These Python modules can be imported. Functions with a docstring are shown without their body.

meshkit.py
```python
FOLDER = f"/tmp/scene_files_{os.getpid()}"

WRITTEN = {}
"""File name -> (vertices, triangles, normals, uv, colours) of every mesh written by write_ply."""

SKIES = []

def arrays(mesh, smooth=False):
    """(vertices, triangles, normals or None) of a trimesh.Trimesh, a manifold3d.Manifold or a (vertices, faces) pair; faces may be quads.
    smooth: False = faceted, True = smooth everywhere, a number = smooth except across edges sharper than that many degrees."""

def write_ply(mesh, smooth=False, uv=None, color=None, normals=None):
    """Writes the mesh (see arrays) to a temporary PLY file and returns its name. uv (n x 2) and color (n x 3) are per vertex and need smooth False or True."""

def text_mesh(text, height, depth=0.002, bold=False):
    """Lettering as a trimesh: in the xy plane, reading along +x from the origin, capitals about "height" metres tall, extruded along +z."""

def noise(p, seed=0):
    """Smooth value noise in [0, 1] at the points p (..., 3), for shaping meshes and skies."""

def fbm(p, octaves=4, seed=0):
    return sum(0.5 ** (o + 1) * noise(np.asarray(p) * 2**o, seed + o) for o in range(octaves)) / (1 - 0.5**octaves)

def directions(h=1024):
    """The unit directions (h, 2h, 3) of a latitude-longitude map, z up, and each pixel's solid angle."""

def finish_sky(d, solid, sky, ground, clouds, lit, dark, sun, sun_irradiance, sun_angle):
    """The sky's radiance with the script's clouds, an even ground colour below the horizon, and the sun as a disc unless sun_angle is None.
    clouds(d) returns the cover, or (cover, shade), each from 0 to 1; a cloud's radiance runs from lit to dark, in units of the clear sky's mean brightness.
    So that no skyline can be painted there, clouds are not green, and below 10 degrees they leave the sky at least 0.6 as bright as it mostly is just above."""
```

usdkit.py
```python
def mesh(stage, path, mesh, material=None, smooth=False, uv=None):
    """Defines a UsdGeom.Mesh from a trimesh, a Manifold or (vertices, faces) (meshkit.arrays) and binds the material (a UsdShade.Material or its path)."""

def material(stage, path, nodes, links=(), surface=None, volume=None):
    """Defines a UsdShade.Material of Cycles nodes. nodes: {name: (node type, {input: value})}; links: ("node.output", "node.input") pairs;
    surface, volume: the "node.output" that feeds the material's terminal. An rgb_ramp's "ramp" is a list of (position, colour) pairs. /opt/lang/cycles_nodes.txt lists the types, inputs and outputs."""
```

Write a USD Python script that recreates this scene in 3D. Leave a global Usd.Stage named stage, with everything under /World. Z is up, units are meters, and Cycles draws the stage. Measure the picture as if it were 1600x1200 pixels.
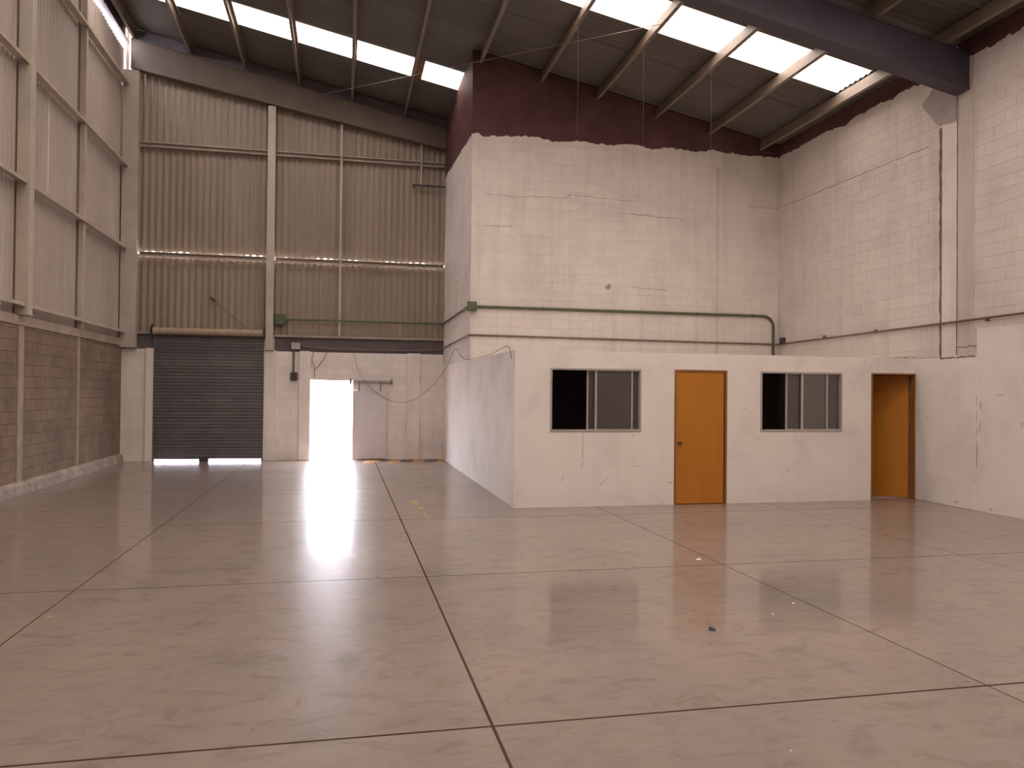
import math, random
import numpy as np, trimesh
from shapely.geometry import Polygon
from pxr import Usd, UsdGeom, UsdLux, UsdShade, Gf, Sdf, Vt
import usdkit

stage = Usd.Stage.CreateInMemory()
UsdGeom.SetStageUpAxis(stage, UsdGeom.Tokens.z)
UsdGeom.SetStageMetersPerUnit(stage, 1.0)
UsdGeom.Xform.Define(stage, '/World')
UsdGeom.Scope.Define(stage, '/World/Looks')

# ------------------------------------------------------------------ camera, daylight, exposure
EXPOSURE = 0.0
SKYLIGHT_STRENGTH = 4.9
SKYLIGHT_TINT = (1.0, 0.86, 0.77)
SKY_STRENGTH = 9.0
SKY_TINT = (0.90, 0.88, 1.0)
F_PX, PITCH, ROLL, YAW, EYE = 1216.61, 0.0112, 0.0099, 0.2131, 1.8
fw = np.array([math.sin(YAW) * math.cos(PITCH), math.cos(YAW) * math.cos(PITCH), math.sin(PITCH)])
r0 = np.array([math.cos(YAW), -math.sin(YAW), 0.0])
u0 = np.cross(r0, fw)
rt = math.cos(ROLL) * r0 + math.sin(ROLL) * u0
up = -math.sin(ROLL) * r0 + math.cos(ROLL) * u0
cam = UsdGeom.Camera.Define(stage, '/World/camera')
cam.AddTransformOp().Set(Gf.Matrix4d(*rt, 0, *up, 0, *(-fw), 0, 0, 0, EYE, 1))
cam.CreateHorizontalApertureAttr(36.0)
cam.CreateVerticalApertureAttr(27.0)
cam.CreateFocalLengthAttr(36.0 * F_PX / 1600)
cam.CreateClippingRangeAttr(Gf.Vec2f(0.05, 500))
cam.CreateExposureAttr(EXPOSURE)

dome = UsdLux.DomeLight.Define(stage, '/World/sky')
dome.CreateColorAttr(Gf.Vec3f(*SKY_TINT))
dome.CreateIntensityAttr(SKY_STRENGTH)

# ------------------------------------------------------------------ dimensions of the hall (metres)
XL, XR, YF, YR = -5.368, 9.843, 20.808, -3.0       # left wall, right wall, far wall, wall behind the camera
XB, YB, YO = 2.6145, 16.345, 11.88                 # white block volume: side face, front face; office front
SLOPE = 0.207
def roof_z(x): return 9.66 - SLOPE * x             # underside of the roof sheets
def purlin_z(x): return 9.41 - SLOPE * x           # underside of the purlins
SKY_STRIPS = [(17.63, 18.68), (12.42, 13.475), (6.50, 8.85), (1.50, 3.60)]   # the bays nearer the viewer have double-width strips
PURLIN_X = [-5.17, -3.85, -2.53, -1.20, 0.13, 1.49, 2.78, 4.12, 5.40, 6.78, 8.08, 9.36]

# ------------------------------------------------------------------ helpers
used = {}
def numbered(name, parent):
    k = (parent, name)
    n = used.get(k, 0); used[k] = n + 1
    return f'{parent}/{name}' if n == 0 else f'{parent}/{name}_{n:03d}'
origin = {}
def tag(prim, label=None, cat=None, group=None, kind=None):
    for k, v in (('label', label), ('category', cat), ('group', group), ('kind', kind)):
        if v: prim.SetCustomDataByKey(k, v)
def thing(name, label, cat, loc=(0, 0, 0), group=None, kind=None):
    p = numbered(name, '/World')
    x = UsdGeom.Xform.Define(stage, p); x.AddTranslateOp().Set(Gf.Vec3d(*loc))
    origin[p] = np.array(loc, float)
    tag(x.GetPrim(), label, cat, group, kind)
    return p
def part(name, m, mat, parent, label=None, smooth=False, kind=None):
    p = numbered(name, parent)
    o = origin.get(parent, np.zeros(3)); origin[p] = o
    v, f = vf(m)
    usdkit.mesh(stage, p, (v - o, f), mat, smooth=smooth)
    tag(stage.GetPrimAtPath(p), label, None, None, kind)
    return p
def single(name, m, mat, label, cat, group=None, kind=None, smooth=False):
    p = numbered(name, '/World')
    v, f = vf(m)
    usdkit.mesh(stage, p, (v, f), mat, smooth=smooth)
    tag(stage.GetPrimAtPath(p), label, cat, group, kind)
    return p
def vf(m):
    if isinstance(m, trimesh.Trimesh): return np.array(m.vertices), np.array(m.faces)
    v, f = np.asarray(m[0], float), np.asarray(m[1], int)
    if f.shape[1] == 4: f = np.vstack([f[:, [0, 1, 2]], f[:, [0, 2, 3]]])
    return v, f
def join(*ms):
    V, F, n = [], [], 0
    for m in ms:
        v, f = vf(m); V.append(v); F.append(f + n); n += len(v)
    return np.vstack(V), np.vstack(F)
BOXF = np.array([[0, 3, 2, 1], [4, 5, 6, 7], [0, 1, 5, 4], [1, 2, 6, 5], [2, 3, 7, 6], [3, 0, 4, 7]])
def box(x0, x1, y0, y1, z0, z1, c=0.0):
    x0, x1 = min(x0, x1), max(x0, x1); y0, y1 = min(y0, y1), max(y0, y1); z0, z1 = min(z0, z1), max(z0, z1)
    if c <= 0:
        v = np.array([[x0, y0, z0], [x1, y0, z0], [x1, y1, z0], [x0, y1, z0], [x0, y0, z1], [x1, y0, z1], [x1, y1, z1], [x0, y1, z1]])
        return v, np.vstack([BOXF[:, [0, 1, 2]], BOXF[:, [0, 2, 3]]])
    pts = []
    for sx, X in ((1, x0), (-1, x1)):
        for sy, Y in ((1, y0), (-1, y1)):
            for sz, Z in ((1, z0), (-1, z1)):
                pts += [[X, Y + sy * c, Z + sz * c], [X + sx * c, Y, Z + sz * c], [X + sx * c, Y + sy * c, Z]]
    h = trimesh.convex.convex_hull(np.array(pts))
    return np.array(h.vertices), np.array(h.faces)
def extrude(poly, p0, p1, side, upv=None):
    """a polygon profile (list of (a,b)) swept straight from p0 to p1; a runs along `side`, b along the third axis."""
    p0, p1 = np.array(p0, float), np.array(p1, float)
    d = p1 - p0; L = np.linalg.norm(d); d /= L
    s = np.array(side, float); s -= d * (s @ d); s /= np.linalg.norm(s)
    t = np.cross(d, s) if upv is None else np.array(upv, float)
    t = t - d * (t @ d); t /= np.linalg.norm(t)
    m = trimesh.creation.extrude_polygon(Polygon(poly), L, engine='earcut')
    v = np.array(m.vertices); w = p0 + v[:, :1] * s + v[:, 1:2] * t + v[:, 2:] * d
    f = np.array(m.faces)
    if np.linalg.det(np.array([s, t, d])) < 0: f = f[:, ::-1]
    return w, f
def channel(w, h, t=0.006, lip=0.0):
    """C profile: web at a=0, flanges to a=w, height h (b from 0 to h)."""
    if lip <= 0:
        return [(0, 0), (w, 0), (w, t), (t, t), (t, h - t), (w, h - t), (w, h), (0, h)]
    return [(0, 0), (w, 0), (w, lip), (w - t, lip), (w - t, t), (t, t), (t, h - t), (w - t, h - t), (w - t, h - lip), (w, h - lip), (w, h), (0, h)]
def tube(pts, r, sides=8, closed_ends=True):
    p = np.asarray(pts, float)
    t = np.gradient(p, axis=0); t /= np.linalg.norm(t, axis=1, keepdims=True) + 1e-12
    a = np.cross(t[0], [0, 0, 1.0]) if abs(t[0][2]) < 0.9 else np.cross(t[0], [1.0, 0, 0])
    a /= np.linalg.norm(a); V = []
    ang = np.arange(sides) * 2 * np.pi / sides
    for i in range(len(p)):
        a = a - t[i] * (a @ t[i]); a /= np.linalg.norm(a); b = np.cross(t[i], a)
        V.append(p[i] + r * (np.cos(ang)[:, None] * a + np.sin(ang)[:, None] * b))
    V = np.vstack(V); F = []
    for i in range(len(p) - 1):
        for j in range(sides):
            k = (j + 1) % sides
            F += [[i * sides + j, i * sides + k, (i + 1) * sides + k], [i * sides + j, (i + 1) * sides + k, (i + 1) * sides + j]]
    n = len(V); V = np.vstack([V, p[:1], p[-1:]])
    for j in range(sides):
        k = (j + 1) % sides
        F += [[n, k, j], [n + 1, (len(p) - 1) * sides + j, (len(p) - 1) * sides + k]]
    return V, np.array(F)
def curve(pts, n=10):
    """Catmull-Rom through the points."""
    p = np.asarray(pts, float); p = np.vstack([2 * p[0] - p[1], p, 2 * p[-1] - p[-2]]); out = []
    for i in range(1, len(p) - 2):
        for s in np.linspace(0, 1, n, endpoint=False):
            a, b, c, d = p[i - 1:i + 3]
            out.append(0.5 * (2 * b + (c - a) * s + (2 * a - 5 * b + 4 * c - d) * s * s + (3 * b - a - 3 * c + d) * s ** 3))
    return np.vstack(out + [p[-2]])
def prism(poly, z0, z1):
    """polygon in x,y extruded in z"""
    m = trimesh.creation.extrude_polygon(Polygon(poly), z1 - z0, engine='earcut'); m.apply_translation([0, 0, z0])
    return np.array(m.vertices), np.array(m.faces)
def wall_poly(poly, axis, c0, c1, holes=()):
    """polygon in (u,z), thickness from c0 to c1 on the axis ('x': u is y, 'y': u is x)"""
    m = trimesh.creation.extrude_polygon(Polygon(poly, holes), abs(c1 - c0), engine='earcut')
    v = np.array(m.vertices); f = np.array(m.faces); lo = min(c0, c1)
    if axis == 'y':
        return np.stack([v[:, 0], lo + v[:, 2], v[:, 1]], 1), f[:, ::-1]
    return np.stack([lo + v[:, 2], v[:, 0], v[:, 1]], 1), f
def rect(a0, a1, b0, b1): return [(a0, b0), (a1, b0), (a1, b1), (a0, b1)]
def project(P):
    d = np.asarray(P, float) - [0, 0, EYE]
    z = d @ fw
    return np.stack([800 + F_PX * (d @ rt) / z, 600 - F_PX * (d @ up) / z], -1), z
def seen_area(P):
    q, z = project(P)
    if (z < 0.3).any(): return 0.0
    lo, hi = np.maximum(q.min(0), 0), np.minimum(q.max(0), [1600, 1200])
    return float(max(hi[0] - lo[0], 0) * max(hi[1] - lo[1], 0))

# ------------------------------------------------------------------ materials
def mat(name, nodes, links, surface='p.BSDF'):
    return usdkit.material(stage, '/World/Looks/' + name, nodes, links, surface=surface)
def simple(name, col, rough=0.6, metallic=0.0, var=0.12, scale=3.0, bump=0.0, spec=0.5, rnd=0.0, stretch=(1, 1, 1), fine=0.0):
    """one painted or bare surface: base colour with noise wear in world position, a little relief."""
    a = tuple(np.clip(np.array(col) * (1 - var), 0, 1)); b = tuple(np.clip(np.array(col) * (1 + var), 0, 1))
    nodes = {'g': ('geometry', {}), 'mp': ('mapping', {'scale': stretch}),
             'n': ('noise_texture', {'scale': scale, 'detail': 6.0, 'roughness': 0.6}),
             'r': ('rgb_ramp', {'ramp': [(0.3, a), (0.7, b)]}),
             'oi': ('object_info', {}), 'mr': ('map_range', {'from_min': 0.0, 'from_max': 1.0, 'to_min': 1 - rnd, 'to_max': 1 + rnd}),
             'h': ('hsv', {}),
             'p': ('principled_bsdf', {'roughness': rough, 'metallic': metallic, 'specular_ior_level': spec})}
    links = [('g.position', 'mp.vector'), ('mp.vector', 'n.vector'), ('n.fac', 'r.fac'), ('oi.random', 'mr.value'),
             ('mr.result', 'h.value'), ('r.color', 'h.color'), ('h.color', 'p.base_color')]
    if bump:
        nodes['n2'] = ('noise_texture', {'scale': 40.0, 'detail': 4.0}); nodes['b'] = ('bump', {'strength': bump, 'distance': 0.01})
        links += [('g.position', 'n2.vector'), ('n2.fac', 'b.height'), ('b.normal', 'p.normal')]
    return mat(name, nodes, links)

WHITE = (0.79, 0.725, 0.665)
MAROON = (0.122, 0.058, 0.058)
def white_wall(name, maroon=True, white=WHITE, dirt=0.5, rnd=0.03):
    nodes = {'g': ('geometry', {}), 's': ('separate_xyz', {}),
             'n': ('noise_texture', {'scale': 1.1, 'detail': 7.0, 'roughness': 0.62}),
             'r': ('rgb_ramp', {'ramp': [(0.28, tuple(np.array(white) * 0.86)), (0.5, white), (0.75, tuple(np.clip(np.array(white) * 1.05, 0, 1)))]}),
             # streaks running down the wall
             'ms': ('mapping', {'scale': (2.2, 2.2, 0.16)}), 'ns': ('noise_texture', {'scale': 2.0, 'detail': 5.0, 'roughness': 0.65}),
             'rs': ('rgb_ramp', {'ramp': [(0.30, (0.80, 0.77, 0.74)), (0.52, (1, 1, 1))]}),
             'm1': ('mix_color', {'blend_type': 'multiply', 'fac': dirt}),
             # chips and grime
             'nd': ('noise_texture', {'scale': 6.0, 'detail': 8.0, 'roughness': 0.7}),
             'rd': ('rgb_ramp', {'ramp': [(0.66, (0, 0, 0)), (0.73, (1, 1, 1))]}),
             'md': ('math', {'math_type': 'multiply', 'value2': 0.55}),
             'm2': ('mix_color', {'b': (0.36, 0.30, 0.26)}),
             'oi': ('object_info', {}), 'mr': ('map_range', {'from_min': 0.0, 'from_max': 1.0, 'to_min': 1 - rnd, 'to_max': 1 + rnd}), 'h': ('hsv', {}),
             'nb': ('noise_texture', {'scale': 34.0, 'detail': 5.0}), 'b': ('bump', {'strength': 0.35, 'distance': 0.012}),
             'p': ('principled_bsdf', {'roughness': 0.62, 'specular_ior_level': 0.12})}
    links = [('g.position', 's.vector'), ('g.position', 'n.vector'), ('n.fac', 'r.fac'), ('g.position', 'ms.vector'), ('ms.vector', 'ns.vector'), ('ns.fac', 'rs.fac'),
             ('r.color', 'm1.a'), ('rs.color', 'm1.b'), ('g.position', 'nd.vector'), ('nd.fac', 'rd.fac'), ('rd.color', 'md.value1'), ('md.value', 'm2.fac'), ('m1.result', 'm2.a'),
             ('oi.random', 'mr.value'), ('mr.result', 'h.value'), ('m2.result', 'h.color'),
             ('g.position', 'nb.vector'), ('nb.fac', 'b.height'), ('b.normal', 'p.normal')]
    if maroon:   # the wall's top is painted dark red above a hand-cut edge
        nodes |= {'nz': ('noise_texture', {'scale': 1.7, 'detail': 6.0, 'roughness': 0.7}), 'nzr': ('map_range', {'from_min': 0.3, 'from_max': 0.7, 'to_min': -0.07, 'to_max': 0.07}),
                  'za': ('math', {'math_type': 'add'}), 'yy': ('map_range', {'from_min': 16.4, 'from_max': 20.8, 'to_min': 0.0, 'to_max': -0.26, 'clamp': True}), 'zb': ('math', {'math_type': 'add'}),
                  'gt': ('math', {'math_type': 'greater_than', 'value2': 7.325}),
                  'nm': ('noise_texture', {'scale': 2.0, 'detail': 6.0}), 'rm': ('rgb_ramp', {'ramp': [(0.3, tuple(np.array(MAROON) * 0.8)), (0.7, tuple(np.array(MAROON) * 1.25))]}),
                  'mm': ('mix_color', {})}
        links += [('g.position', 'nz.vector'), ('nz.fac', 'nzr.value'), ('s.z', 'za.value1'), ('nzr.result', 'za.value2'), ('s.y', 'yy.value'), ('za.value', 'zb.value1'), ('yy.result', 'zb.value2'),
                  ('zb.value', 'gt.value1'), ('gt.value', 'mm.fac'), ('h.color', 'mm.a'), ('g.position', 'nm.vector'), ('nm.fac', 'rm.fac'), ('rm.color', 'mm.b'), ('mm.result', 'p.base_color')]
    else:
        links += [('h.color', 'p.base_color')]
    return mat(name, nodes, links)

M = {}
M['white_block'] = white_wall('white_block')
M['white_mortar'] = white_wall('white_mortar', white=(0.69, 0.62, 0.56))
M['white_plaster'] = white_wall('white_plaster', maroon=False, dirt=0.10, white=(0.90, 0.84, 0.79))
M['white_far'] = white_wall('white_far', maroon=False, dirt=0.40, white=(0.87, 0.81, 0.755))
M['grey_block'] = simple('grey_block', (0.245, 0.187, 0.142), 0.9, var=0.22, scale=1.6, bump=0.5, spec=0.2, rnd=0.06)
M['grey_mortar'] = simple('grey_mortar', (0.165, 0.125, 0.095), 0.95, var=0.2, scale=3, spec=0.2)
M['concrete_light'] = simple('concrete_light', (0.40, 0.335, 0.275), 0.9, var=0.2, scale=2.5, bump=0.5, spec=0.2)
M['concrete_patch'] = simple('concrete_patch', (0.46, 0.41, 0.37), 0.9, var=0.14, scale=4, bump=0.4, spec=0.2)
M['curb_paint'] = simple('curb_paint', (0.37, 0.305, 0.26), 0.8, var=0.3, scale=4, bump=0.4, spec=0.3)
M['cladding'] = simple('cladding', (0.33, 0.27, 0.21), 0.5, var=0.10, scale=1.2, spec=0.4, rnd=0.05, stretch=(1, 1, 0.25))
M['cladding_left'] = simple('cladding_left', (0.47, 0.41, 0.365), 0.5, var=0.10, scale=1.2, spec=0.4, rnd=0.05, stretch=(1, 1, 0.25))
M['girt_paint'] = simple('girt_paint', (0.50, 0.43, 0.36), 0.5, var=0.15, scale=3)
M['post_paint'] = simple('post_paint', (0.52, 0.46, 0.395), 0.5, var=0.12, scale=2.5)
M['rafter_paint'] = simple('rafter_paint', (0.125, 0.09, 0.065), 0.55, var=0.15, scale=2)
M['dark_steel'] = simple('dark_steel', (0.13, 0.11, 0.115), 0.6, var=0.2, scale=3)
M['beam_paint'] = simple('beam_paint', (0.058, 0.046, 0.062), 0.55, var=0.15, scale=2)
M['purlin_paint'] = simple('purlin_paint', (0.215, 0.165, 0.128), 0.5, var=0.18, scale=3)
M['roof_sheet'] = simple('roof_sheet', (0.120, 0.103, 0.090), 0.6, var=0.15, scale=1.0, rnd=0.08)
M['rusty_sheet'] = simple('rusty_sheet', (0.25, 0.12, 0.06), 0.8, var=0.4, scale=9)
M['rod'] = simple('rod', (0.33, 0.27, 0.24), 0.5, var=0.1)
M['shutter'] = simple('shutter', (0.125, 0.112, 0.115), 0.45, metallic=0.0, var=0.16, scale=2.0, rnd=0.10, spec=0.5)
M['drum'] = simple('drum', (0.42, 0.33, 0.235), 0.45, var=0.14, scale=5)
M['bracket'] = simple('bracket', (0.07, 0.055, 0.05), 0.7, var=0.2)
M['white_leaf'] = simple('white_leaf', (0.70, 0.655, 0.66), 0.45, var=0.05, scale=2)
M['green_pipe'] = simple('green_pipe', (0.10, 0.118, 0.062), 0.45, var=0.15, scale=6)
M['brown_pipe'] = simple('brown_pipe', (0.20, 0.135, 0.115), 0.5, var=0.2, scale=6)
M['grey_box'] = simple('grey_box', (0.46, 0.41, 0.38), 0.5, var=0.08)
M['dark_box'] = simple('dark_box', (0.06, 0.05, 0.045), 0.6, var=0.1)
M['cable'] = simple('cable', (0.16, 0.12, 0.11), 0.6, var=0.1)
M['orange_door'] = simple('orange_door', (0.54, 0.202, 0.019), 0.42, var=0.07, scale=2.0, stretch=(3, 3, 0.5), spec=0.45)
M['door_frame'] = simple('door_frame', (0.30, 0.135, 0.045), 0.5, var=0.12)
M['alu'] = simple('alu', (0.50, 0.455, 0.425), 0.42, metallic=0.25, var=0.06, scale=8)
M['knob'] = simple('knob', (0.20, 0.13, 0.07), 0.3, metallic=0.8, var=0.05)
M['office_inside'] = simple('office_inside', (0.42, 0.34, 0.33), 0.9, var=0.1)
M['joint'] = simple('joint', (0.085, 0.06, 0.047), 1.0, var=0.2, spec=0.0)
M['rear_wall'] = simple('rear_wall', (0.50, 0.45, 0.41), 0.8, var=0.1)
M['outside_ground'] = simple('outside_ground', (0.62, 0.54, 0.47), 0.9, var=0.08)
M['yellow_paint'] = simple('yellow_paint', (0.36, 0.255, 0.105), 0.5, var=0.25, scale=12)
M['orange_paint'] = simple('orange_paint', (0.50, 0.27, 0.10), 0.5, var=0.25, scale=12)
M['black_paint'] = simple('black_paint', (0.09, 0.07, 0.065), 0.5, var=0.2, scale=12)
M['crack'] = simple('crack', (0.22, 0.17, 0.14), 0.95, var=0.3, scale=9)
M['scuff'] = simple('scuff', (0.58, 0.51, 0.46), 0.85, var=0.12, scale=14)
M['paper'] = simple('paper', (0.80, 0.78, 0.76), 0.8, var=0.05)
M['blue_scrap'] = simple('blue_scrap', (0.10, 0.10, 0.16), 0.7, var=0.1)

# translucent roof panes that daylight comes through
mat_sky = mat('skylight_pane', {'g': ('geometry', {}), 'n': ('noise_texture', {'scale': 1.5, 'detail': 3.0}),
    'r': ('rgb_ramp', {'ramp': [(0.3, tuple(0.94 * np.array(SKYLIGHT_TINT))), (0.7, SKYLIGHT_TINT)]}),
    'p': ('principled_bsdf', {'base_color': (0.8, 0.78, 0.72), 'roughness': 0.5, 'emission_strength': SKYLIGHT_STRENGTH})},
    [('g.position', 'n.vector'), ('n.fac', 'r.fac'), ('r.color', 'p.emission_color')])
# dusty window glass
mat_glass = mat('dusty_glass', {'fr': ('fresnel', {'IOR': 1.5}), 't': ('transparent_bsdf', {'color': (0.93, 0.93, 0.93)}), 'd': ('diffuse_bsdf', {'color': (0.62, 0.57, 0.53)}),
    'gl': ('glossy_bsdf', {'color': (0.9, 0.9, 0.9), 'roughness': 0.08}), 'm1': ('mix_closure', {'fac': 0.09}), 'm2': ('mix_closure', {})},
    [('t.BSDF', 'm1.closure1'), ('d.BSDF', 'm1.closure2'), ('fr.fac', 'm2.fac'), ('m1.closure', 'm2.closure1'), ('gl.BSDF', 'm2.closure2')], surface='m2.closure')

# polished concrete floor
FLOOR = np.array((0.318, 0.252, 0.215))
def floor_material():
    nodes = {'g': ('geometry', {}),
        'n1': ('noise_texture', {'scale': 0.55, 'detail': 7.0, 'roughness': 0.62, 'distortion': 0.6}),
        'r1': ('rgb_ramp', {'ramp': [(0.28, tuple(FLOOR * (0.84, 0.87, 0.88))), (0.5, tuple(FLOOR)), (0.72, tuple(FLOOR * (1.10, 1.10, 1.10)))]}),
        # trowel swirls
        'mw': ('mapping', {'scale': (0.9, 1.6, 1)}), 'n2': ('noise_texture', {'scale': 3.6, 'detail': 9.0, 'roughness': 0.74, 'distortion': 0.9}),
        'r2': ('rgb_ramp', {'ramp': [(0.33, (0.66, 0.64, 0.62)), (0.5, (0.95, 0.95, 0.95)), (0.68, (1.0, 1.0, 1.0))]}),
        'm1': ('mix_color', {'blend_type': 'multiply', 'fac': 0.75}),
        # green-grey against pink patches
        'n3': ('noise_texture', {'scale': 0.75, 'detail': 3.0, 'distortion': 0.4}), 'r3': ('rgb_ramp', {'ramp': [(0.50, (0, 0, 0)), (0.62, (1, 1, 1))]}),
        'md3': ('math', {'math_type': 'multiply', 'value2': 0.5}), 'm3': ('mix_color', {'blend_type': 'multiply', 'b': (0.84, 0.95, 0.93)}),
        # small dark scuffs
        'ms': ('mapping', {'scale': (3.0, 7.0, 1)}), 'n4': ('noise_texture', {'scale': 3.4, 'detail': 3.0, 'roughness': 0.6}), 'r4': ('rgb_ramp', {'ramp': [(0.665, (0, 0, 0)), (0.72, (1, 1, 1))]}),
        'md4': ('math', {'math_type': 'multiply', 'value2': 0.5}), 'm4': ('mix_color', {'b': (0.09, 0.07, 0.055)}),
        # one oily stain
        'vm': ('vector_math', {'math_type': 'subtract', 'vector2': (0.05, 5.33, 0.0)}), 'mst': ('mapping', {'scale': (1.0, 0.55, 1.0)}), 'vl': ('vector_math', {'math_type': 'length'}),
        'ns': ('noise_texture', {'scale': 14.0, 'detail': 4.0}), 'sa': ('math', {'math_type': 'multiply_add', 'value2': 0.10}), 'sr': ('map_range', {'from_min': 0.08, 'from_max': 0.17, 'to_min': 0.6, 'to_max': 0.0, 'clamp': True}),
        'm5': ('mix_color', {'b': (0.12, 0.10, 0.07)}),
        'rr': ('map_range', {'from_min': 0.3, 'from_max': 0.7, 'to_min': 0.30, 'to_max': 0.42}),
        'oi': ('object_info', {}), 'mr': ('map_range', {'from_min': 0.0, 'from_max': 1.0, 'to_min': 0.96, 'to_max': 1.04}), 'h': ('hsv', {}),
        'nb': ('noise_texture', {'scale': 5.0, 'detail': 3.0}), 'b': ('bump', {'strength': 0.025, 'distance': 0.01}),
        'p': ('principled_bsdf', {'specular_ior_level': 0.35, 'coat_weight': 0.55, 'coat_roughness': 0.085, 'coat_ior': 1.5})}
    links = [('g.position', 'n1.vector'), ('n1.fac', 'r1.fac'), ('g.position', 'mw.vector'), ('mw.vector', 'n2.vector'), ('n2.fac', 'r2.fac'), ('r1.color', 'm1.a'), ('r2.color', 'm1.b'),
        ('g.position', 'n3.vector'), ('n3.fac', 'r3.fac'), ('r3.color', 'md3.value1'), ('md3.value', 'm3.fac'), ('m1.result', 'm3.a'),
        ('g.position', 'ms.vector'), ('ms.vector', 'n4.vector'), ('n4.fac', 'r4.fac'), ('r4.color', 'md4.value1'), ('md4.value', 'm4.fac'), ('m3.result', 'm4.a'),
        ('g.position', 'vm.vector1'), ('vm.vector', 'mst.vector'), ('mst.vector', 'vl.vector1'), ('g.position', 'ns.vector'), ('ns.fac', 'sa.value1'), ('vl.value', 'sa.value3'), ('sa.value', 'sr.value'), ('sr.result', 'm5.fac'), ('m4.result', 'm5.a'),
        ('oi.random', 'mr.value'), ('mr.result', 'h.value'), ('m5.result', 'h.color'), ('h.color', 'p.base_color'),
        ('n2.fac', 'rr.value'), ('rr.result', 'p.roughness'), ('g.position', 'nb.vector'), ('nb.fac', 'b.height'), ('b.normal', 'p.normal'), ('b.normal', 'p.coat_normal')]
    return mat('polished_concrete', nodes, links)
M['floor'] = floor_material()

# ------------------------------------------------------------------ floor: slabs with sawn joints
fl = thing('floor', 'polished grey-brown concrete floor cast in large slabs with dark sawn joints', 'floor', kind='structure')
part('joint_bed', box(XL - 0.1, XR + 0.1, YR - 0.1, YF + 0.05, -0.08, -0.0008), M['joint'], fl)
xj = [(XL - 0.05, 0), (-2.321, 0.012), (0.809, 0.018), (3.954, 0.012), (6.903, 0.011), (XR + 0.05, 0)]
yj = [(YR - 0.05, 0), (-2.8, 0.01), (0.67, 0.01), (4.1426, 0.021), (7.6143, 0.016), (11.066, 0.018), (14.67, 0.018), (18.2, 0.018), (YF + 0.06, 0)]
for i in range(len(xj) - 1):
    for j in range(len(yj) - 1):
        x0, x1 = xj[i][0] + xj[i][1] / 2, xj[i + 1][0] - xj[i + 1][1] / 2
        y0, y1 = yj[j][0] + yj[j][1] / 2, yj[j + 1][0] - yj[j + 1][1] / 2
        part('floor_slab', box(x0, x1, y0, y1, -0.05, 0.0), M['floor'], fl)

# ------------------------------------------------------------------ block walls
rng = np.random.default_rng(7)
def block_mesh(axis, face, n, u_a, u_b, z_a, z_b, depth=0.014, c=0.0018):
    """one block: a bevelled front standing proud of the mortar; n is the sign of the face normal on the axis."""
    def P(u, d, z): return [face + n * d, u, z] if axis == 'x' else [u, face + n * d, z]
    f = [P(u_a + c, 0, z_a + c), P(u_b - c, 0, z_a + c), P(u_b - c, 0, z_b - c), P(u_a + c, 0, z_b - c)]
    e = [P(u_a, -c, z_a), P(u_b, -c, z_a), P(u_b, -c, z_b), P(u_a, -c, z_b)]
    k = [P(u_a, -depth, z_a), P(u_b, -depth, z_a), P(u_b, -depth, z_b), P(u_a, -depth, z_b)]
    F = [[0, 1, 2, 3]] + [[a, b, b + 4, a + 4][::-1] for a, b in ((0, 1), (1, 2), (2, 3), (3, 0))] + [[a + 4, b + 4, b + 8, a + 8][::-1] for a, b in ((0, 1), (1, 2), (2, 3), (3, 0))]
    F = np.array(F)
    flip = (axis == 'y' and n > 0) or (axis == 'x' and n < 0)
    if flip: F = F[:, ::-1]
    return vf((np.array(f + e + k), F))
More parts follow.
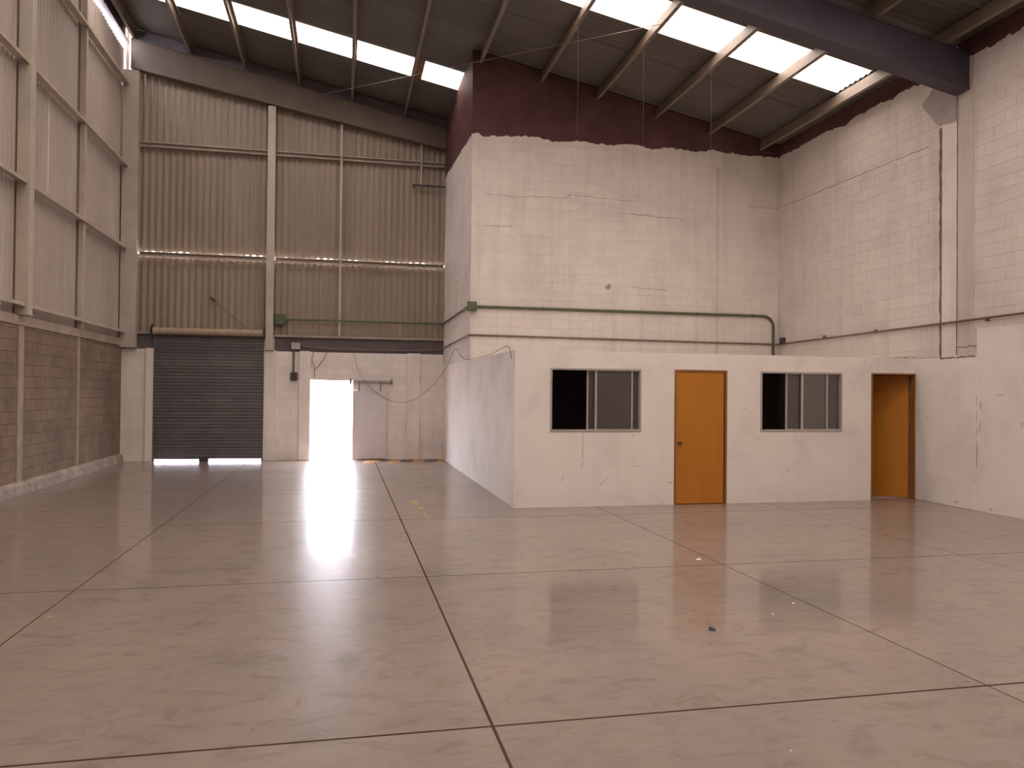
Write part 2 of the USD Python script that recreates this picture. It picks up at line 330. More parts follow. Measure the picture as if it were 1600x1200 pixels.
def lay_blocks(parent, axis, face, n, regions, material, course=0.2, length=0.4, gap=(0.002, 0.0065), top=None, most=300, name='concrete_block', stuff_only=False):
    """running bond in each (u0,u1,z0,z1) region; the blocks that show largest become parts, the rest one joined part."""
    found = []
    for (ua, ub, za, zb) in regions:
        row = int(round(za / course)); z = za
        while z < zb - 0.03:
            z1 = min((row + 1) * course, zb)
            if z1 - z < 0.03: row += 1; z = z1; continue
            off = (row % 2) * length / 2 + 0.013 * math.sin(row * 5.1)
            k = math.floor((ua - off) / length)
            while off + k * length < ub - 0.02:
                a, b = max(off + k * length, ua), min(off + (k + 1) * length, ub); k += 1
                if b - a < 0.03: continue
                zz = z1
                if top is not None:
                    zz = min(z1, top(a), top(b))
                    if zz - z < 0.03: continue
                g = rng.uniform(*gap) / 2; g2 = rng.uniform(gap[0] * 0.2, gap[1] * 0.4) / 2
                pr = rng.uniform(-0.0012, 0.0012)
                found.append((a + g2, b - g2, z + g, zz - g, face + n * pr))
            row += 1; z = z1
    def corners(q):
        a, b, c, d, fc = q
        return [[fc, u, w] if axis == 'x' else [u, fc, w] for u in (a, b) for w in (c, d)]
    found.sort(key=lambda q: -seen_area(corners(q)))
    k = 0 if stuff_only else most
    for a, b, c, d, fc in found[:k]:
        part(name, block_mesh(axis, fc, n, a, b, c, d), material, parent)
    if found[k:]:
        part(name + '_course', join(*[block_mesh(axis, fc, n, a, b, c, d) for a, b, c, d, fc in found[k:]]), material, parent, kind='stuff')

# white block wall behind the office (front of the tall block volume)
wm = thing('wall_middle', 'tall white painted block wall above the office, dark red along its top', 'wall', (XB, YB, 0), kind='structure')
part('mortar', wall_poly([(XB + 0.012, 0), (XR, 0), (XR, roof_z(XR) + 0.0), (XB + 0.012, roof_z(XB))], 'y', YB + 0.005, YB + 0.2), M['white_mortar'], wm)
lay_blocks(wm, 'y', YB, -1, [(XB, XR, 2.4, 9.2)], M['white_block'], top=lambda x: roof_z(x) - 0.03)
# side face of the block volume, seen at a grazing angle
ws = thing('wall_side', 'white painted block wall turning the corner towards the shutter, rust-red at the top', 'wall', (XB, YF, 0), kind='structure')
part('mortar', box(XB + 0.007, XB + 0.2, YB + 0.012, YF + 0.1, 0, roof_z(XB)), M['white_mortar'], ws)
lay_blocks(ws, 'x', XB, -1, [(YB, YF, 2.5, 9.1)], M['white_block'], stuff_only=True, gap=(0.003, 0.006))
part('plaster', box(XB - 0.001, XB + 0.02, YB, YF, 0, 2.5, 0.002), M['white_plaster'], ws)
# right wall
wr = thing('wall_right', 'long white painted block wall on the right with a plastered lower part', 'wall', (XR, 0, 0), kind='structure')
part('mortar', box(XR + 0.005, XR + 0.2, YR, YB + 0.2, 0, roof_z(XR)), M['white_mortar'], wr)
ztop = roof_z(XR) - 0.03
lay_blocks(wr, 'x', XR, -1, [(11.30, YB, 2.47, ztop), (4.0, 10.60, 2.9, ztop)], M['white_block'])
part('lower_plaster', box(XR - 0.001, XR + 0.03, YR, 10.54, 0, 2.9, 0.003), M['white_plaster'], wr)
part('plaster_panel', box(XR - 0.014, XR + 0.03, 10.54, YO + 0.06, 0, 2.455, 0.006), M['white_plaster'], wr)
part('column', box(XR - 0.012, XR + 0.03, 10.95, 11.285, 2.44, ztop, 0.008), M['white_far'], wr, 'smooth white concrete column in the block wall')
part('column_edge', box(XR - 0.006, XR + 0.03, 10.60, 10.945, 2.44, ztop, 0.006), M['white_mortar'], wr)
patch = [(11.40, 7.15), (11.54, 6.99), (11.73, 6.89), (11.62, 6.74), (11.52, 6.62), (11.37, 6.43), (11.20, 6.40), (10.945, 6.36), (10.945, 6.96), (11.1, 7.12), (11.25, 7.10)]
part('concrete_patch', wall_poly(patch, 'x', XR - 0.045, XR + 0.01), M['concrete_patch'], wr, 'bare grey concrete patch under the beam end')
def ribbon(pts, w, axis, face, n, d=0.002):
    """a thin irregular strip lying on a wall; pts are (u, z)"""
    p = np.asarray(pts, float); t = np.gradient(p, axis=0); t /= np.linalg.norm(t, axis=1, keepdims=True); s = np.stack([-t[:, 1], t[:, 0]], 1)
    ww = (w * rng.uniform(0.5, 1.3, len(p)) / 2)[:, None]
    poly = Polygon(np.vstack([p + s * ww, (p - s * ww)[::-1]])).buffer(0)
    if poly.geom_type != 'Polygon': poly = max(poly.geoms, key=lambda g: g.area)
    return wall_poly(list(poly.exterior.coords), axis, face, face + n * d)
def wander(a, b, n, amp):
    t = np.linspace(0, 1, n)[:, None]; p = np.array(a) * (1 - t) + np.array(b) * t
    d = np.array(b, float) - np.array(a, float); s = np.array([-d[1], d[0]]) / np.linalg.norm(d)
    return p + s * rng.uniform(-amp, amp, n)[:, None]
part('crack', ribbon(wander((11.30, 2.46), (11.32, 6.35), 40, 0.008), 0.045, 'x', XR, -1, 0.012), M['crack'], wr)
part('crack', ribbon(wander((10.56, 2.455), (11.30, 2.448), 14, 0.008), 0.02, 'x', XR, -1, 0.018), M['crack'], wr)
part('crack', ribbon(wander((10.95, 2.5), (10.945, 6.35), 40, 0.006), 0.008, 'x', XR, -1, 0.014), M['crack'], wr)
part('crack', ribbon(wander((11.9, 2.5), (13.2, 2.52), 20, 0.01), 0.012, 'x', XR, -1, 0.003), M['crack'], wr)
part('crack', ribbon(wander((10.55, 2.62), (10.95, 2.62), 12, 0.012), 0.014, 'x', XR, -1, 0.009), M['crack'], wr)
part('crack', ribbon(wander((10.54, 0.7), (10.55, 2.45), 20, 0.008), 0.008, 'x', XR, -1, 0.003), M['crack'], wr)
for pts, w in (((10.45, 1.62), (10.46, 1.74)), 0.03), (((10.47, 1.26), (10.47, 1.42)), 0.03), (((10.53, 0.90), (10.53, 1.02)), 0.025), (((9.68, 1.36), (9.69, 1.45)), 0.035), (((10.9, 0.07), (10.98, 0.09)), 0.03), (((10.22, 0.05), (10.28, 0.07)), 0.035), (((10.02, 1.83), (10.13, 1.84)), 0.02):
    part('scuff', ribbon(wander(*pts, 8, 0.003), w, 'x', XR - 0.0012 if pts[0][0] < 10.54 else XR - 0.0142, -1, 0.001), M['scuff'], wr)
part('crack', ribbon(wander((11.6, 6.13), (16.3, 6.15), 60, 0.010), 0.011, 'x', XR, -1, 0.003), M['crack'], wr)
for a, b in (((2.9, 6.03), (4.70, 6.06)), ((4.70, 6.06), (4.80, 6.145)), ((4.80, 6.145), (6.35, 6.09)), ((6.2, 5.80), (7.5, 5.75)), ((9.05, 6.15), (9.82, 6.14)), ((6.25, 4.17), (7.1, 4.14)), ((2.9, 5.35), (3.5, 5.38))):
    part('crack', ribbon(wander(a, b, 24, 0.016), 0.008, 'y', YB, -1, 0.002), M['crack'], wm)
hole = [(5.62, 4.15), (5.66, 4.20), (5.71, 4.23), (5.755, 4.19), (5.74, 4.12), (5.69, 4.09), (5.64, 4.11)]
part('column_edge', ribbon(wander((8.30, 2.5), (8.30, 7.0), 40, 0.012), 0.09, 'y', YB, -1, 0.0015), M['white_mortar'], wm)
part('plaster_scar', wall_poly(hole, 'y', YB, YB - 0.004), M['concrete_light'], wm, 'small broken spot in the white paint')

# left wall: bare blocks below, cladding above
wl = thing('wall_left', 'left wall of bare grey-brown blocks below ribbed metal cladding', 'wall', (XL, 0, 0), kind='structure')
part('mortar', box(XL - 0.15, XL - 0.007, YR, YF + 0.1, 0, 2.86), M['grey_mortar'], wl)
lay_blocks(wl, 'x', XL, 1, [(4.0, 14.57, 0.2, 2.86), (14.79, 17.55, 0.2, 2.86), (17.68, YF, 0.2, 2.86)], M['grey_block'], gap=(0.006, 0.014))
for y0, y1 in ((14.57, 14.79), (17.55, 17.68)):
    part('masonry_column', box(XL - 0.02, XL + 0.018, y0, y1, 0.2, 2.86, 0.004), M['concrete_light'], wl)
part('coping', box(XL - 0.16, XL + 0.03, YR, YF + 0.02, 2.86, 3.03, 0.008), M['concrete_light'], wl, 'pale concrete coping on the block courses')

def sheet(axis, face, n, a0, a1, z0, z1, pitch=0.16, amp=0.017, seg=6, ragged=None, phase=0.0):
    """a ribbed metal sheet with vertical ribs; n points into the hall. z1 may be a function of u."""
    k = max(2, int(round((a1 - a0) / pitch * seg)) + 1); u = np.linspace(a0, a1, k)
    s = np.clip(1.5 * np.sin(2 * np.pi * (u / pitch + phase)), -1, 1) * amp
    d = face + n * s
    lo = np.full(k, z0, float) if ragged is None else z0 + ragged(u, s)
    hi = np.array([z1(t) for t in u]) if callable(z1) else np.full(k, z1, float)
    V = np.vstack([np.stack([d, u, w] if axis == 'x' else [u, d, w], 1) for w in (lo, hi)])
    i = np.arange(k - 1); F = np.stack([i, i + 1, i + 1 + k, i + k], 1)
    if (axis == 'x') == (n < 0): F = F[:, ::-1]
    if axis == 'x': F = F[:, ::-1]
    return vf((V, F))
XC = XL - 0.06
rows_left = [(3.02, 5.30), (5.25, 7.33), (7.27, 9.34), (9.28, 10.25)]
ends = np.arange(YF - 0.03, 9.5, -0.96)
for r, (z0, z1) in enumerate(rows_left):
    for k in range(len(ends) - 1):
        y1, y0 = ends[k], ends[k + 1]
        if k == 0: y1 = [YF + 0.13, YF + 0.13, YF + 0.07, YF + 0.01][r]
        o = rng.uniform(-0.004, 0.004)
        wob = (lambda y, s=rng.uniform(0, 9): 10.28 + 0.035 * math.sin(y * 2.3 + s)) if r == 3 else z1
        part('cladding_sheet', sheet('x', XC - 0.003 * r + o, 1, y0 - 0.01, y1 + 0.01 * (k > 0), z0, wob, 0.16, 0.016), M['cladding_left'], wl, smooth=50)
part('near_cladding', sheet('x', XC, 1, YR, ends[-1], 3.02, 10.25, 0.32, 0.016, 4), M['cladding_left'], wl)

# baseboard along the left wall
bb = [(XL - 0.01, 0), (XL + 0.10, 0), (XL + 0.085, 0.15), (XL + 0.04, 0.20), (XL - 0.01, 0.215)]
single('baseboard_left', extrude([(a - XL, b) for a, b in bb], (XL, YF - 0.06, 0), (XL, YR, 0), (1, 0, 0), (0, 0, 1)), M['curb_paint'], 'worn pale concrete kerb along the foot of the bare block wall', 'baseboard', kind='structure')

# far wall: white block strip with openings, cladding above
wf = thing('wall_far', 'far wall with white block base and ribbed metal cladding above the shutter', 'wall', (0, YF, 0), kind='structure')
SH, DO = (-4.60, -2.00), (-0.84, 0.245)
foot = [(XL, 0), (SH[0], 0), (SH[0], 3.15), (SH[1], 3.15), (SH[1], 0), (DO[0], 0), (DO[0], 2.08), (DO[1], 2.08), (DO[1], 0), (XB, 0), (XB, 2.805), (SH[1] + 0.25, 2.805), (SH[1] + 0.25, 3.2), (SH[0] - 0.02, 3.2), (SH[0] - 0.02, 2.805), (XL, 2.805)]
part('mortar', wall_poly(foot, 'y', YF + 0.007, YF + 0.15), M['white_mortar'], wf)
lay_blocks(wf, 'y', YF, -1, [(XL, -4.80, 0, 2.80), (-1.70, -1.12, 0, 2.80), (0.25, 1.64, 0, 2.80), (1.99, XB, 0, 2.80), (DO[0], DO[1] + 0.01, 2.09, 2.80)], M['white_far'], gap=(0.003, 0.007))
for x0, x1 in ((-4.80, -4.61), (-1.97, -1.70), (-1.12, DO[0]), (1.64, 1.99)):
    part('masonry_column', box(x0, x1, YF - 0.06, YF + 0.14, 0, 2.82, 0.008), M['white_far'], wf, 'white masonry column' if x0 == 1.64 else None)
YC = YF + 0.09
rgl = np.random.default_rng(3)
def leak(u, s):   # the upper sheets stop short of the rail: light shows in the ribs
    h = np.where(s < 0.0, 0.062, 0.0) * (0.50 + 0.50 * np.array([math.sin(t * 2.1) * math.sin(t * 5.3 + 1) for t in u]))
    return np.maximum(h, 0.0) - 0.004
xs = np.arange(-5.44, XB + 0.02, 0.8); xs = np.append(xs, XB + 0.02) if XB - xs[-1] > 0.2 else np.append(xs[:-1], XB + 0.02)
for k in range(len(xs) - 1):
    for r, (z0, z1) in enumerate(((3.15, 5.17), (5.215, 7.93), (7.90, lambda x: roof_z(x) + 0.02))):
        o = rng.uniform(-0.003, 0.003)
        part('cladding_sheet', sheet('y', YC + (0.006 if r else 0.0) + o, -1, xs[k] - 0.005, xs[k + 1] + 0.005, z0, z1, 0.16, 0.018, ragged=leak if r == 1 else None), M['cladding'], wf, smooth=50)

# wall behind the camera
single('wall_rear', wall_poly([(XL - 0.1, 0), (XR + 0.2, 0), (XR + 0.2, 7.6), (XL - 0.1, 10.75)], 'y', YR - 0.2, YR), M['rear_wall'], 'plain wall closing the hall behind the viewer', 'wall', kind='structure')

# ------------------------------------------------------------------ roof
ce = thing('ceiling', 'dark ribbed metal roof sloping down to the right between bright skylight strips', 'roof', (0, 0, 9), kind='structure')
def roof_piece(y0, y1, x0, x1, pitch=0.15, amp=0.014, dz=0.0, seg=4):
    k = max(2, int(round((y1 - y0) / pitch * seg)) + 1); y = np.linspace(y0, y1, k)
    s = np.clip(1.5 * np.sin(2 * np.pi * y / pitch), -1, 1) * amp + dz
    V = np.vstack([np.stack([np.full(k, x), y, roof_z(x) + s + amp], 1) for x in (x0, x1)])
    i = np.arange(k - 1); return vf((V, np.stack([i, i + k, i + 1 + k, i + 1], 1)))
edges = [21.0] + [e for a, b in SKY_STRIPS for e in (b, a)] + [YR - 0.2]
for q in range(0, len(edges), 2):
    hi, lo = edges[q], edges[q + 1]
    n = max(1, int(round((hi - lo) / 1.05)))
    for k in range(n):
        a, b = hi - (hi - lo) * k / n, hi - (hi - lo) * (k + 1) / n
        part('roof_sheet', roof_piece(b - 0.03, a + 0.03, -5.75, 10.1, dz=0.003 * (k % 2)), M['roof_sheet'], ce, smooth=50)
SKYN = ['strip of bright skylight panes nearest the far wall', 'strip of bright skylight panes beside the big beam', 'strip of skylight panes above the viewer', 'strip of skylight panes nearly over the viewer']
for q, (a, b) in enumerate(SKY_STRIPS):
    w = thing(f'window_{q + 3}', SKYN[q], 'skylight', (0, (a + b) / 2, roof_z(0)), kind='structure')
    xe = [-5.6] + PURLIN_X[1:]
    part('edge_sheet', roof_piece(a, b, PURLIN_X[-1], 10.1), M['roof_sheet'], w)
    for k in range(len(xe) - 1):
        x0, x1 = xe[k], xe[k + 1]
        if q == 0 and x0 > XB: continue
        if q == 0 and x1 > XB: x1 = XB + 0.02
        x0, x1 = x0 + 0.001, x1 - 0.001
        if q == 0 and abs(x0 - 1.49) < 0.01:
            part('rusty_strip', roof_piece(a, b, x0, 1.735), M['rusty_sheet'], w, 'rusted metal strip between two panes')
            x0 = 1.735
        part('pane', roof_piece(a, b, x0, x1), mat_sky, w)

ang = math.atan(SLOPE)
PNAME = ['first', 'second', 'third', 'fourth', 'fifth', 'sixth', 'seventh', 'eighth', 'ninth', 'tenth', 'eleventh', 'twelfth']
for k, x in enumerate(PURLIN_X):
    y1 = YF - 0.055 if x < XB else YB - 0.01
    zt = purlin_z(x)
    side, upv = (math.cos(ang), 0, -math.sin(ang)), (math.sin(ang), 0, math.cos(ang))
    lab = f'steel roof purlin, {PNAME[k]} counted from the left eave, ' + ('ending on the far rafter' if x < XB else 'ending at the dark red wall top' if k < 11 else 'lying along the right wall')
    single('purlin', extrude(channel(0.065, 0.235, 0.006, 0.022), (x - 0.03, YR, zt), (x - 0.03, y1, zt), side, upv), M['purlin_paint'], lab, 'purlin', 'steel purlins under the roof')
single('eave_beam', extrude(channel(0.10, 0.40, 0.008, 0.03), (XL - 0.02, YR, 10.37), (XL - 0.02, YF + 0.0, 10.37), (1, 0, 0), (0, 0, 1)), M['dark_steel'], 'dark eave beam along the top of the left wall above a slit of light', 'beam')

# rafters
def ibeam(b, h, t=0.014):
    return [(-b / 2, 0), (b / 2, 0), (b / 2, t), (t / 2, t), (t / 2, h - t), (b / 2, h - t), (b / 2, h), (-b / 2, h), (-b / 2, h - t), (-t / 2, h - t), (-t / 2, t), (-b / 2, t)]
x0, x1 = XL + 0.05, XR - 0.02
mb = thing('roof_beam', 'large dark blue-grey roof beam crossing above the right wall column', 'beam', (x0, 10.82, 8))
def sloped_plate(xa, xb, ya, yb, zb, zt):
    """plate between two sloping lines zb(x), zt(x)"""
    v = [[x, y, z(x)] for z in (zb, zt) for x, y in ((xa, ya), (xb, ya), (xb, yb), (xa, yb))]
    return vf((np.array(v), BOXF))
zb = lambda x: 8.80 - SLOPE * x
zt = lambda x: 9.40 - SLOPE * x
part('web', sloped_plate(x0, x1, 10.69, 10.95, lambda x: zb(x) + 0.012, lambda x: zt(x) - 0.012), M['beam_paint'], mb)
part('bottom_flange', sloped_plate(x0, x1, 10.675, 10.975, zb, lambda x: zb(x) + 0.016), M['beam_paint'], mb)
part('top_flange', sloped_plate(x0, x1, 10.675, 10.975, lambda x: zt(x) - 0.016, zt), M['beam_paint'], mb)
fr = thing('roof_beam', 'brown tapered roof rafter along the top of the far wall', 'beam', (0, YF - 0.15, 9))
fx0, fx1 = XL + 0.16, XB - 0.01
fb, ft = (lambda x: 8.764 - 0.1825 * x), (lambda x: 9.345 - SLOPE * x)
part('web', sloped_plate(fx0, fx1, YF - 0.17, YF - 0.02, fb, ft), M['rafter_paint'], fr)
part('bottom_flange', sloped_plate(fx0, fx1, YF - 0.20, YF + 0.02, lambda x: fb(x) - 0.014, fb), M['rafter_paint'], fr)
part('top_flange', sloped_plate(fx0, fx1, YF - 0.20, YF + 0.02, ft, lambda x: ft(x) + 0.014), M['rafter_paint'], fr)

part('closure_plate', sloped_plate(fx0, fx1, YF - 0.05, YF - 0.03, ft, lambda x: roof_z(x) - 0.004), M['dark_steel'], fr)

# ------------------------------------------------------------------ steel columns and rails
def steel_post(x0, x1, y0, y1, z0, z1, label, plate=True, zt=None):
    t = thing('steel_post', label, 'post', ((x0 + x1) / 2, (y0 + y1) / 2, z0))
    part('shaft', box(x0, x1, y0, y1, z0 + (0.012 if plate else 0), z1, 0.006), M['post_paint'], t)
    if plate: part('base_plate', box(x0 - 0.02, x1 + 0.02, y0 - 0.02, y1 + 0.01, z0, z0 + 0.012, 0.002), M['post_paint'], t)
steel_post(XL - 0.04, XL + 0.17, 14.50, 14.70, 3.03, 10.45, 'broad pale steel post on the left wall, the one nearest the viewer')
steel_post(XL - 0.02, XL + 0.09, 17.56, 17.66, 3.03, 10.42, 'slim pale steel post on the left wall halfway to the corner')
steel_post(-5.385, -5.02, YF - 0.16, YF + 0.04, 2.82, 9.66, 'wide steel post in the corner left of the roller shutter')
steel_post(-1.96, -1.77, YF - 0.14, YF + 0.03, 2.82, 9.07, 'main pale steel post right of the roller shutter')
steel_post(-0.15, -0.09, YF - 0.05, YF + 0.02, 3.22, 8.85, 'slim steel post in the middle of the far cladding', False)
steel_post(1.94, 1.985, YF - 0.05, YF + 0.02, 7.3, 8.45, 'short slim steel post high beside the white block wall', False)
lg = [(3.22, 'lowest rail on the left wall, just above the block coping'), (5.284, 'second rail up on the left wall cladding'), (7.31, 'third rail up on the left wall cladding'), (9.324, 'topmost rail on the left wall cladding')]
for z, lab in lg:
    prof = [(0, 0), (0, -0.006), (0.164, -0.006), (0.164, -0.05), (0.17, -0.05), (0.17, 0.012), (0.0, 0.012)]
    single('wall_rail', extrude(prof, (XL - 0.035, YR, z), (XL - 0.035, YF - 0.17, z), (1, 0, 0), (0, 0, 1)), M['girt_paint'], lab, 'rail', 'steel rails carrying the left cladding')
for z, h, lab in ((3.175, 0.05, 'lowest rail of the far wall, over the dark channel'), (5.115, 0.10, 'middle rail of the far wall below the light leaks'), (7.835, 0.115, 'topmost rail of the far wall under the rafter')):
    for xa, xb, w in ((-5.01, -1.97, 'left'), (-1.76, XB - 0.01, 'right')):
        if z < 4 and w == 'left': xa, xb = -5.01, -4.67
        single('wall_rail', extrude(channel(0.10, h, 0.006, 0.02)[::-1], (xa, YF + 0.05, z), (xb, YF + 0.05, z), (0, -1, 0), (0, 0, 1)), M['girt_paint'], lab + f', length {w} of the main post', 'rail', 'steel rails carrying the far cladding')
for xa, xb, lab in ((-1.78, XB + 0.006, 'dark steel channel over the white block strip around the doorway'), (XL - 0.06, -4.60, 'short dark steel channel left of the shutter drum')):
    single('steel_channel', extrude(channel(0.08, 0.39, 0.008), (xa, YF + 0.06, 2.80), (xb, YF + 0.06, 2.80), (0, 1, 0), (0, 0, 1)), M['dark_steel'], lab, 'channel')

# ------------------------------------------------------------------ roller shutter
sh = thing('door_3', 'closed dark grey roller shutter with a rolled drum above and light under it', 'roller shutter', (-3.3, YF, 0), kind='structure')
n = 38; z0s, z1s = 0.085, 3.19; hs = (z1s - z0s) / n
for k in range(n):
    za = z0s + k * hs
    prof = [(0.0, 0.0), (0.012, 0.004), (0.020, hs * 0.25), (0.023, hs * 0.5), (0.020, hs * 0.78), (0.012, hs - 0.004), (0.008, hs + 0.003), (0.0, hs + 0.003)]
    part('shutter_slat', extrude(prof, (SH[0] + 0.03, YF - 0.02, za), (SH[1] - 0.03, YF - 0.02, za), (0, -1, 0), (0, 0, 1)), M['shutter'], sh)
part('bottom_bar', box(SH[0] + 0.03, SH[1] - 0.03, YF - 0.045, YF - 0.01, 0.062, 0.088, 0.004), M['shutter'], sh)
part('bottom_lock', box(-3.52, -3.30, YF - 0.06, YF + 0.0, 0.0, 0.10, 0.006), M['dark_box'], sh)
for x in (SH[0] - 0.01, SH[1] - 0.03):
    part('guide_channel', box(x, x + 0.04, YF - 0.07, YF - 0.0, 0, 3.2, 0.004), M['shutter'], sh)
c = trimesh.creation.cylinder(0.085, 2.60, sections=28); c.apply_transform(trimesh.transformations.rotation_matrix(math.pi / 2, [0, 1, 0])); c.apply_translation([-3.31, YF - 0.16, 3.245])
part('drum', c, M['drum'], sh, 'light brown drum', smooth=40)
for x, s in ((-4.66, 1), (-2.0, 1)):
    part('drum_bracket', wall_poly([(YF - 0.27, 3.13), (YF + 0.01, 3.10), (YF + 0.01, 3.42), (YF - 0.10, 3.42), (YF - 0.27, 3.32)], 'x', x, x + 0.02), M['bracket'], sh)

# ------------------------------------------------------------------ bright doorway with a sliding leaf
dr = thing('door_4', 'white sliding door leaf pushed open beside the bright doorway', 'sliding door', (0.68, YF, 0), kind='structure')
lf = part('leaf', box(0.245, 1.112, YF - 0.085, YF - 0.045, 0.035, 1.80, 0.004), M['white_leaf'], dr)
part('leaf_rail', join(box(0.245, 1.112, YF - 0.09, YF - 0.086, 1.76, 1.80), box(0.245, 1.112, YF - 0.09, YF - 0.086, 0.035, 0.075)), M['white_leaf'], lf)
rl = part('track', join(box(0.17, 1.26, YF - 0.09, YF - 0.05, 2.055, 2.075), box(0.17, 1.26, YF - 0.09, YF - 0.05, 2.015, 2.03)), M['brown_pipe'], dr, 'rusty track above the leaf')
for x in (0.18, 1.24): part('track_bracket', box(x - 0.02, x + 0.02, YF - 0.10, YF + 0.0, 1.99, 2.12, 0.004), M['brown_pipe'], dr)
for x in (0.40, 0.95): part('hanger', box(x - 0.012, x + 0.012, YF - 0.082, YF - 0.068, 1.80, 2.05, 0.002), M['brown_pipe'], dr)
single('outside_ground', box(-40, 40, YF + 0.16, 70, -0.12, -0.03), M['outside_ground'], 'pale ground outside the open doorway', 'ground', kind='structure')

# ------------------------------------------------------------------ office
W1, W2, D1, D2 = (3.19, 4.71, 1.195, 2.20), (6.835, 8.375, 1.195, 2.20), (5.29, 6.225, 0, 2.205), (8.945, XR - 0.012, 0, 2.205)
HO = 2.472
of = thing('wall_office', 'low white plastered office built in front of the block wall, with two windows', 'office', (XB, YO, 0), kind='structure')
front = [(XB, 0), (D1[0], 0), (D1[0], D1[3]), (D1[1], D1[3]), (D1[1], 0), (D2[0], 0), (D2[0], D2[3]), (XR - 0.015, D2[3]), (XR - 0.015, HO), (XB, HO)]
part('front_wall', wall_poly(front, 'y', YO, YO + 0.15, [rect(*W1), rect(*W2)]), M['white_plaster'], of)
part('side_wall', box(XB, XB + 0.12, YO + 0.15, YB, 0, HO), M['white_plaster'], of)
part('roof_slab', box(XB + 0.12, XR - 0.015, YO + 0.15, YB, HO - 0.08, HO), M['white_plaster'], of)
part('inner_lining', join(box(XB + 0.121, XB + 0.14, YO + 0.155, YB - 0.03, 0.005, HO - 0.085), box(XB + 0.14, XR - 0.02, YB - 0.04, YB - 0.02, 0.005, HO - 0.085), box(6.4, 6.5, YO + 0.155, YB - 0.04, 0.005, HO - 0.085),
     box(XB + 0.14, XR - 0.02, YO + 0.155, YB - 0.04, HO - 0.10, HO - 0.083), box(XB + 0.14, XR - 0.02, YO + 0.155, YB - 0.04, 0.002, 0.006),
     wall_poly([(XB + 0.14, 0.01), (D1[0], 0.01), (D1[0], D1[3]), (D1[1], D1[3]), (D1[1], 0.01), (D2[0], 0.01), (D2[0], HO - 0.09), (XB + 0.14, HO - 0.09)], 'y', YO + 0.152, YO + 0.16, [rect(*W1), rect(*W2)])), M['office_inside'], of)
part('crack', ribbon(wander((3.73, 0.62), (3.735, 1.19), 20, 0.006), 0.007, 'y', YO, -1, 0.0015), M['crack'], of)
for pts in (((4.62, 0.63), (4.72, 0.635)), ((7.33, 0.56), (7.345, 0.50)), ((5.18, 0.36), (5.28, 0.365)), ((4.02, 0.34), (4.16, 0.44))):
    part('scuff', ribbon(wander(*pts, 8, 0.006), 0.014, 'y', YO, -1, 0.001), M['scuff'], of)
for q, (W, s1, s2, s3, lab) in enumerate(((W1, (3.803, 3.829), (3.930, 3.966), (4.545, 4.573), 'sliding aluminium window left of the closed orange door, left half open'),
                                          (W2, (7.325, 7.358), (7.598, 7.642), (8.077, 8.108), 'sliding aluminium window between the two orange doors, left part open'))):
    w = thing(f'window_{q + 1}', lab, 'window', (W[0], YO, W[2]), kind='structure')
    t = 0.030
    fm = wall_poly(rect(*W), 'y', YO - 0.012, YO + 0.075, [rect(W[0] + t, W[1] - t, W[2] + t, W[3] - t)])
    part('window_frame', fm, M['alu'], w)
    fx = part('fixed_sash', wall_poly(rect(s1[0], W[1] - t + 0.002, W[2] + t - 0.002, W[3] - t + 0.002), 'y', YO + 0.036, YO + 0.056, [rect(s1[1], W[1] - t - 0.004, W[2] + t + 0.008, W[3] - t - 0.008)]), M['alu'], w)
    part('pane', box(s1[1] - 0.003, W[1] - t - 0.002, YO + 0.044, YO + 0.048, W[2] + t + 0.006, W[3] - t - 0.006), mat_glass, fx)
    sl = part('sliding_sash', wall_poly(rect(s2[0], s3[1], W[2] + t - 0.002, W[3] - t + 0.002), 'y', YO + 0.006, YO + 0.026, [rect(s2[1], s3[0], W[2] + t + 0.008, W[3] - t - 0.008)]), M['alu'], w)
    part('pane', box(s2[1] - 0.003, s3[0] + 0.003, YO + 0.014, YO + 0.018, W[2] + t + 0.006, W[3] - t - 0.006), mat_glass, sl)
def door_frame(D, parent, t=0.030):
    part('door_frame', wall_poly([(D[0], 0), (D[0] + t, 0), (D[0] + t, D[3] - t), (D[1] - t, D[3] - t), (D[1] - t, 0), (D[1], 0), (D[1], D[3]), (D[0], D[3])], 'y', YO - 0.008, YO + 0.14), M['door_frame'], parent)
d1 = thing('door_1', 'closed flat orange door between the two office windows', 'door', (D1[0], YO, 0), kind='structure')
door_frame(D1, d1, 0.034)
lf = part('door_leaf', box(D1[0] + 0.036, D1[1] - 0.052, YO + 0.004, YO + 0.044, 0.008, D1[3] - 0.036, 0.003), M['orange_door'], d1)
def knob(x, y, z, d, parent):
    d = np.array(d, float); d /= np.linalg.norm(d)
    prof = [(0.0, 0.0), (0.030, 0.0), (0.030, 0.006), (0.012, 0.010), (0.011, 0.035), (0.024, 0.042), (0.029, 0.054), (0.024, 0.066), (0.0, 0.070)]
    m = trimesh.creation.revolve(np.array(prof), sections=20)
    m.apply_transform(trimesh.geometry.align_vectors([0, 0, 1], d)); m.apply_translation([x, y, z])
    part('door_knob', m, M['knob'], parent, 'dark round knob', smooth=40)
knob(5.385, YO + 0.004, 1.005, (0, -1, 0), lf)
d2 = thing('door_2', 'orange door standing ajar in the dark opening beside the right wall', 'door', (D2[1], YO, 0), kind='structure')
door_frame(D2, d2, 0.026)
a = math.radians(45)
hx, hy, wd = D2[1] - 0.032, YO + 0.135, 0.845
v, f = box(-wd, 0, 0, 0.04, 0.008, D2[3] - 0.03, 0.003)
ca, sa = math.cos(-a), math.sin(-a)
leaf2 = np.stack([hx + v[:, 0] * ca - v[:, 1] * sa, hy + v[:, 0] * sa + v[:, 1] * ca, v[:, 2]], 1)
lf = part('door_leaf', (leaf2, f), M['orange_door'], d2)
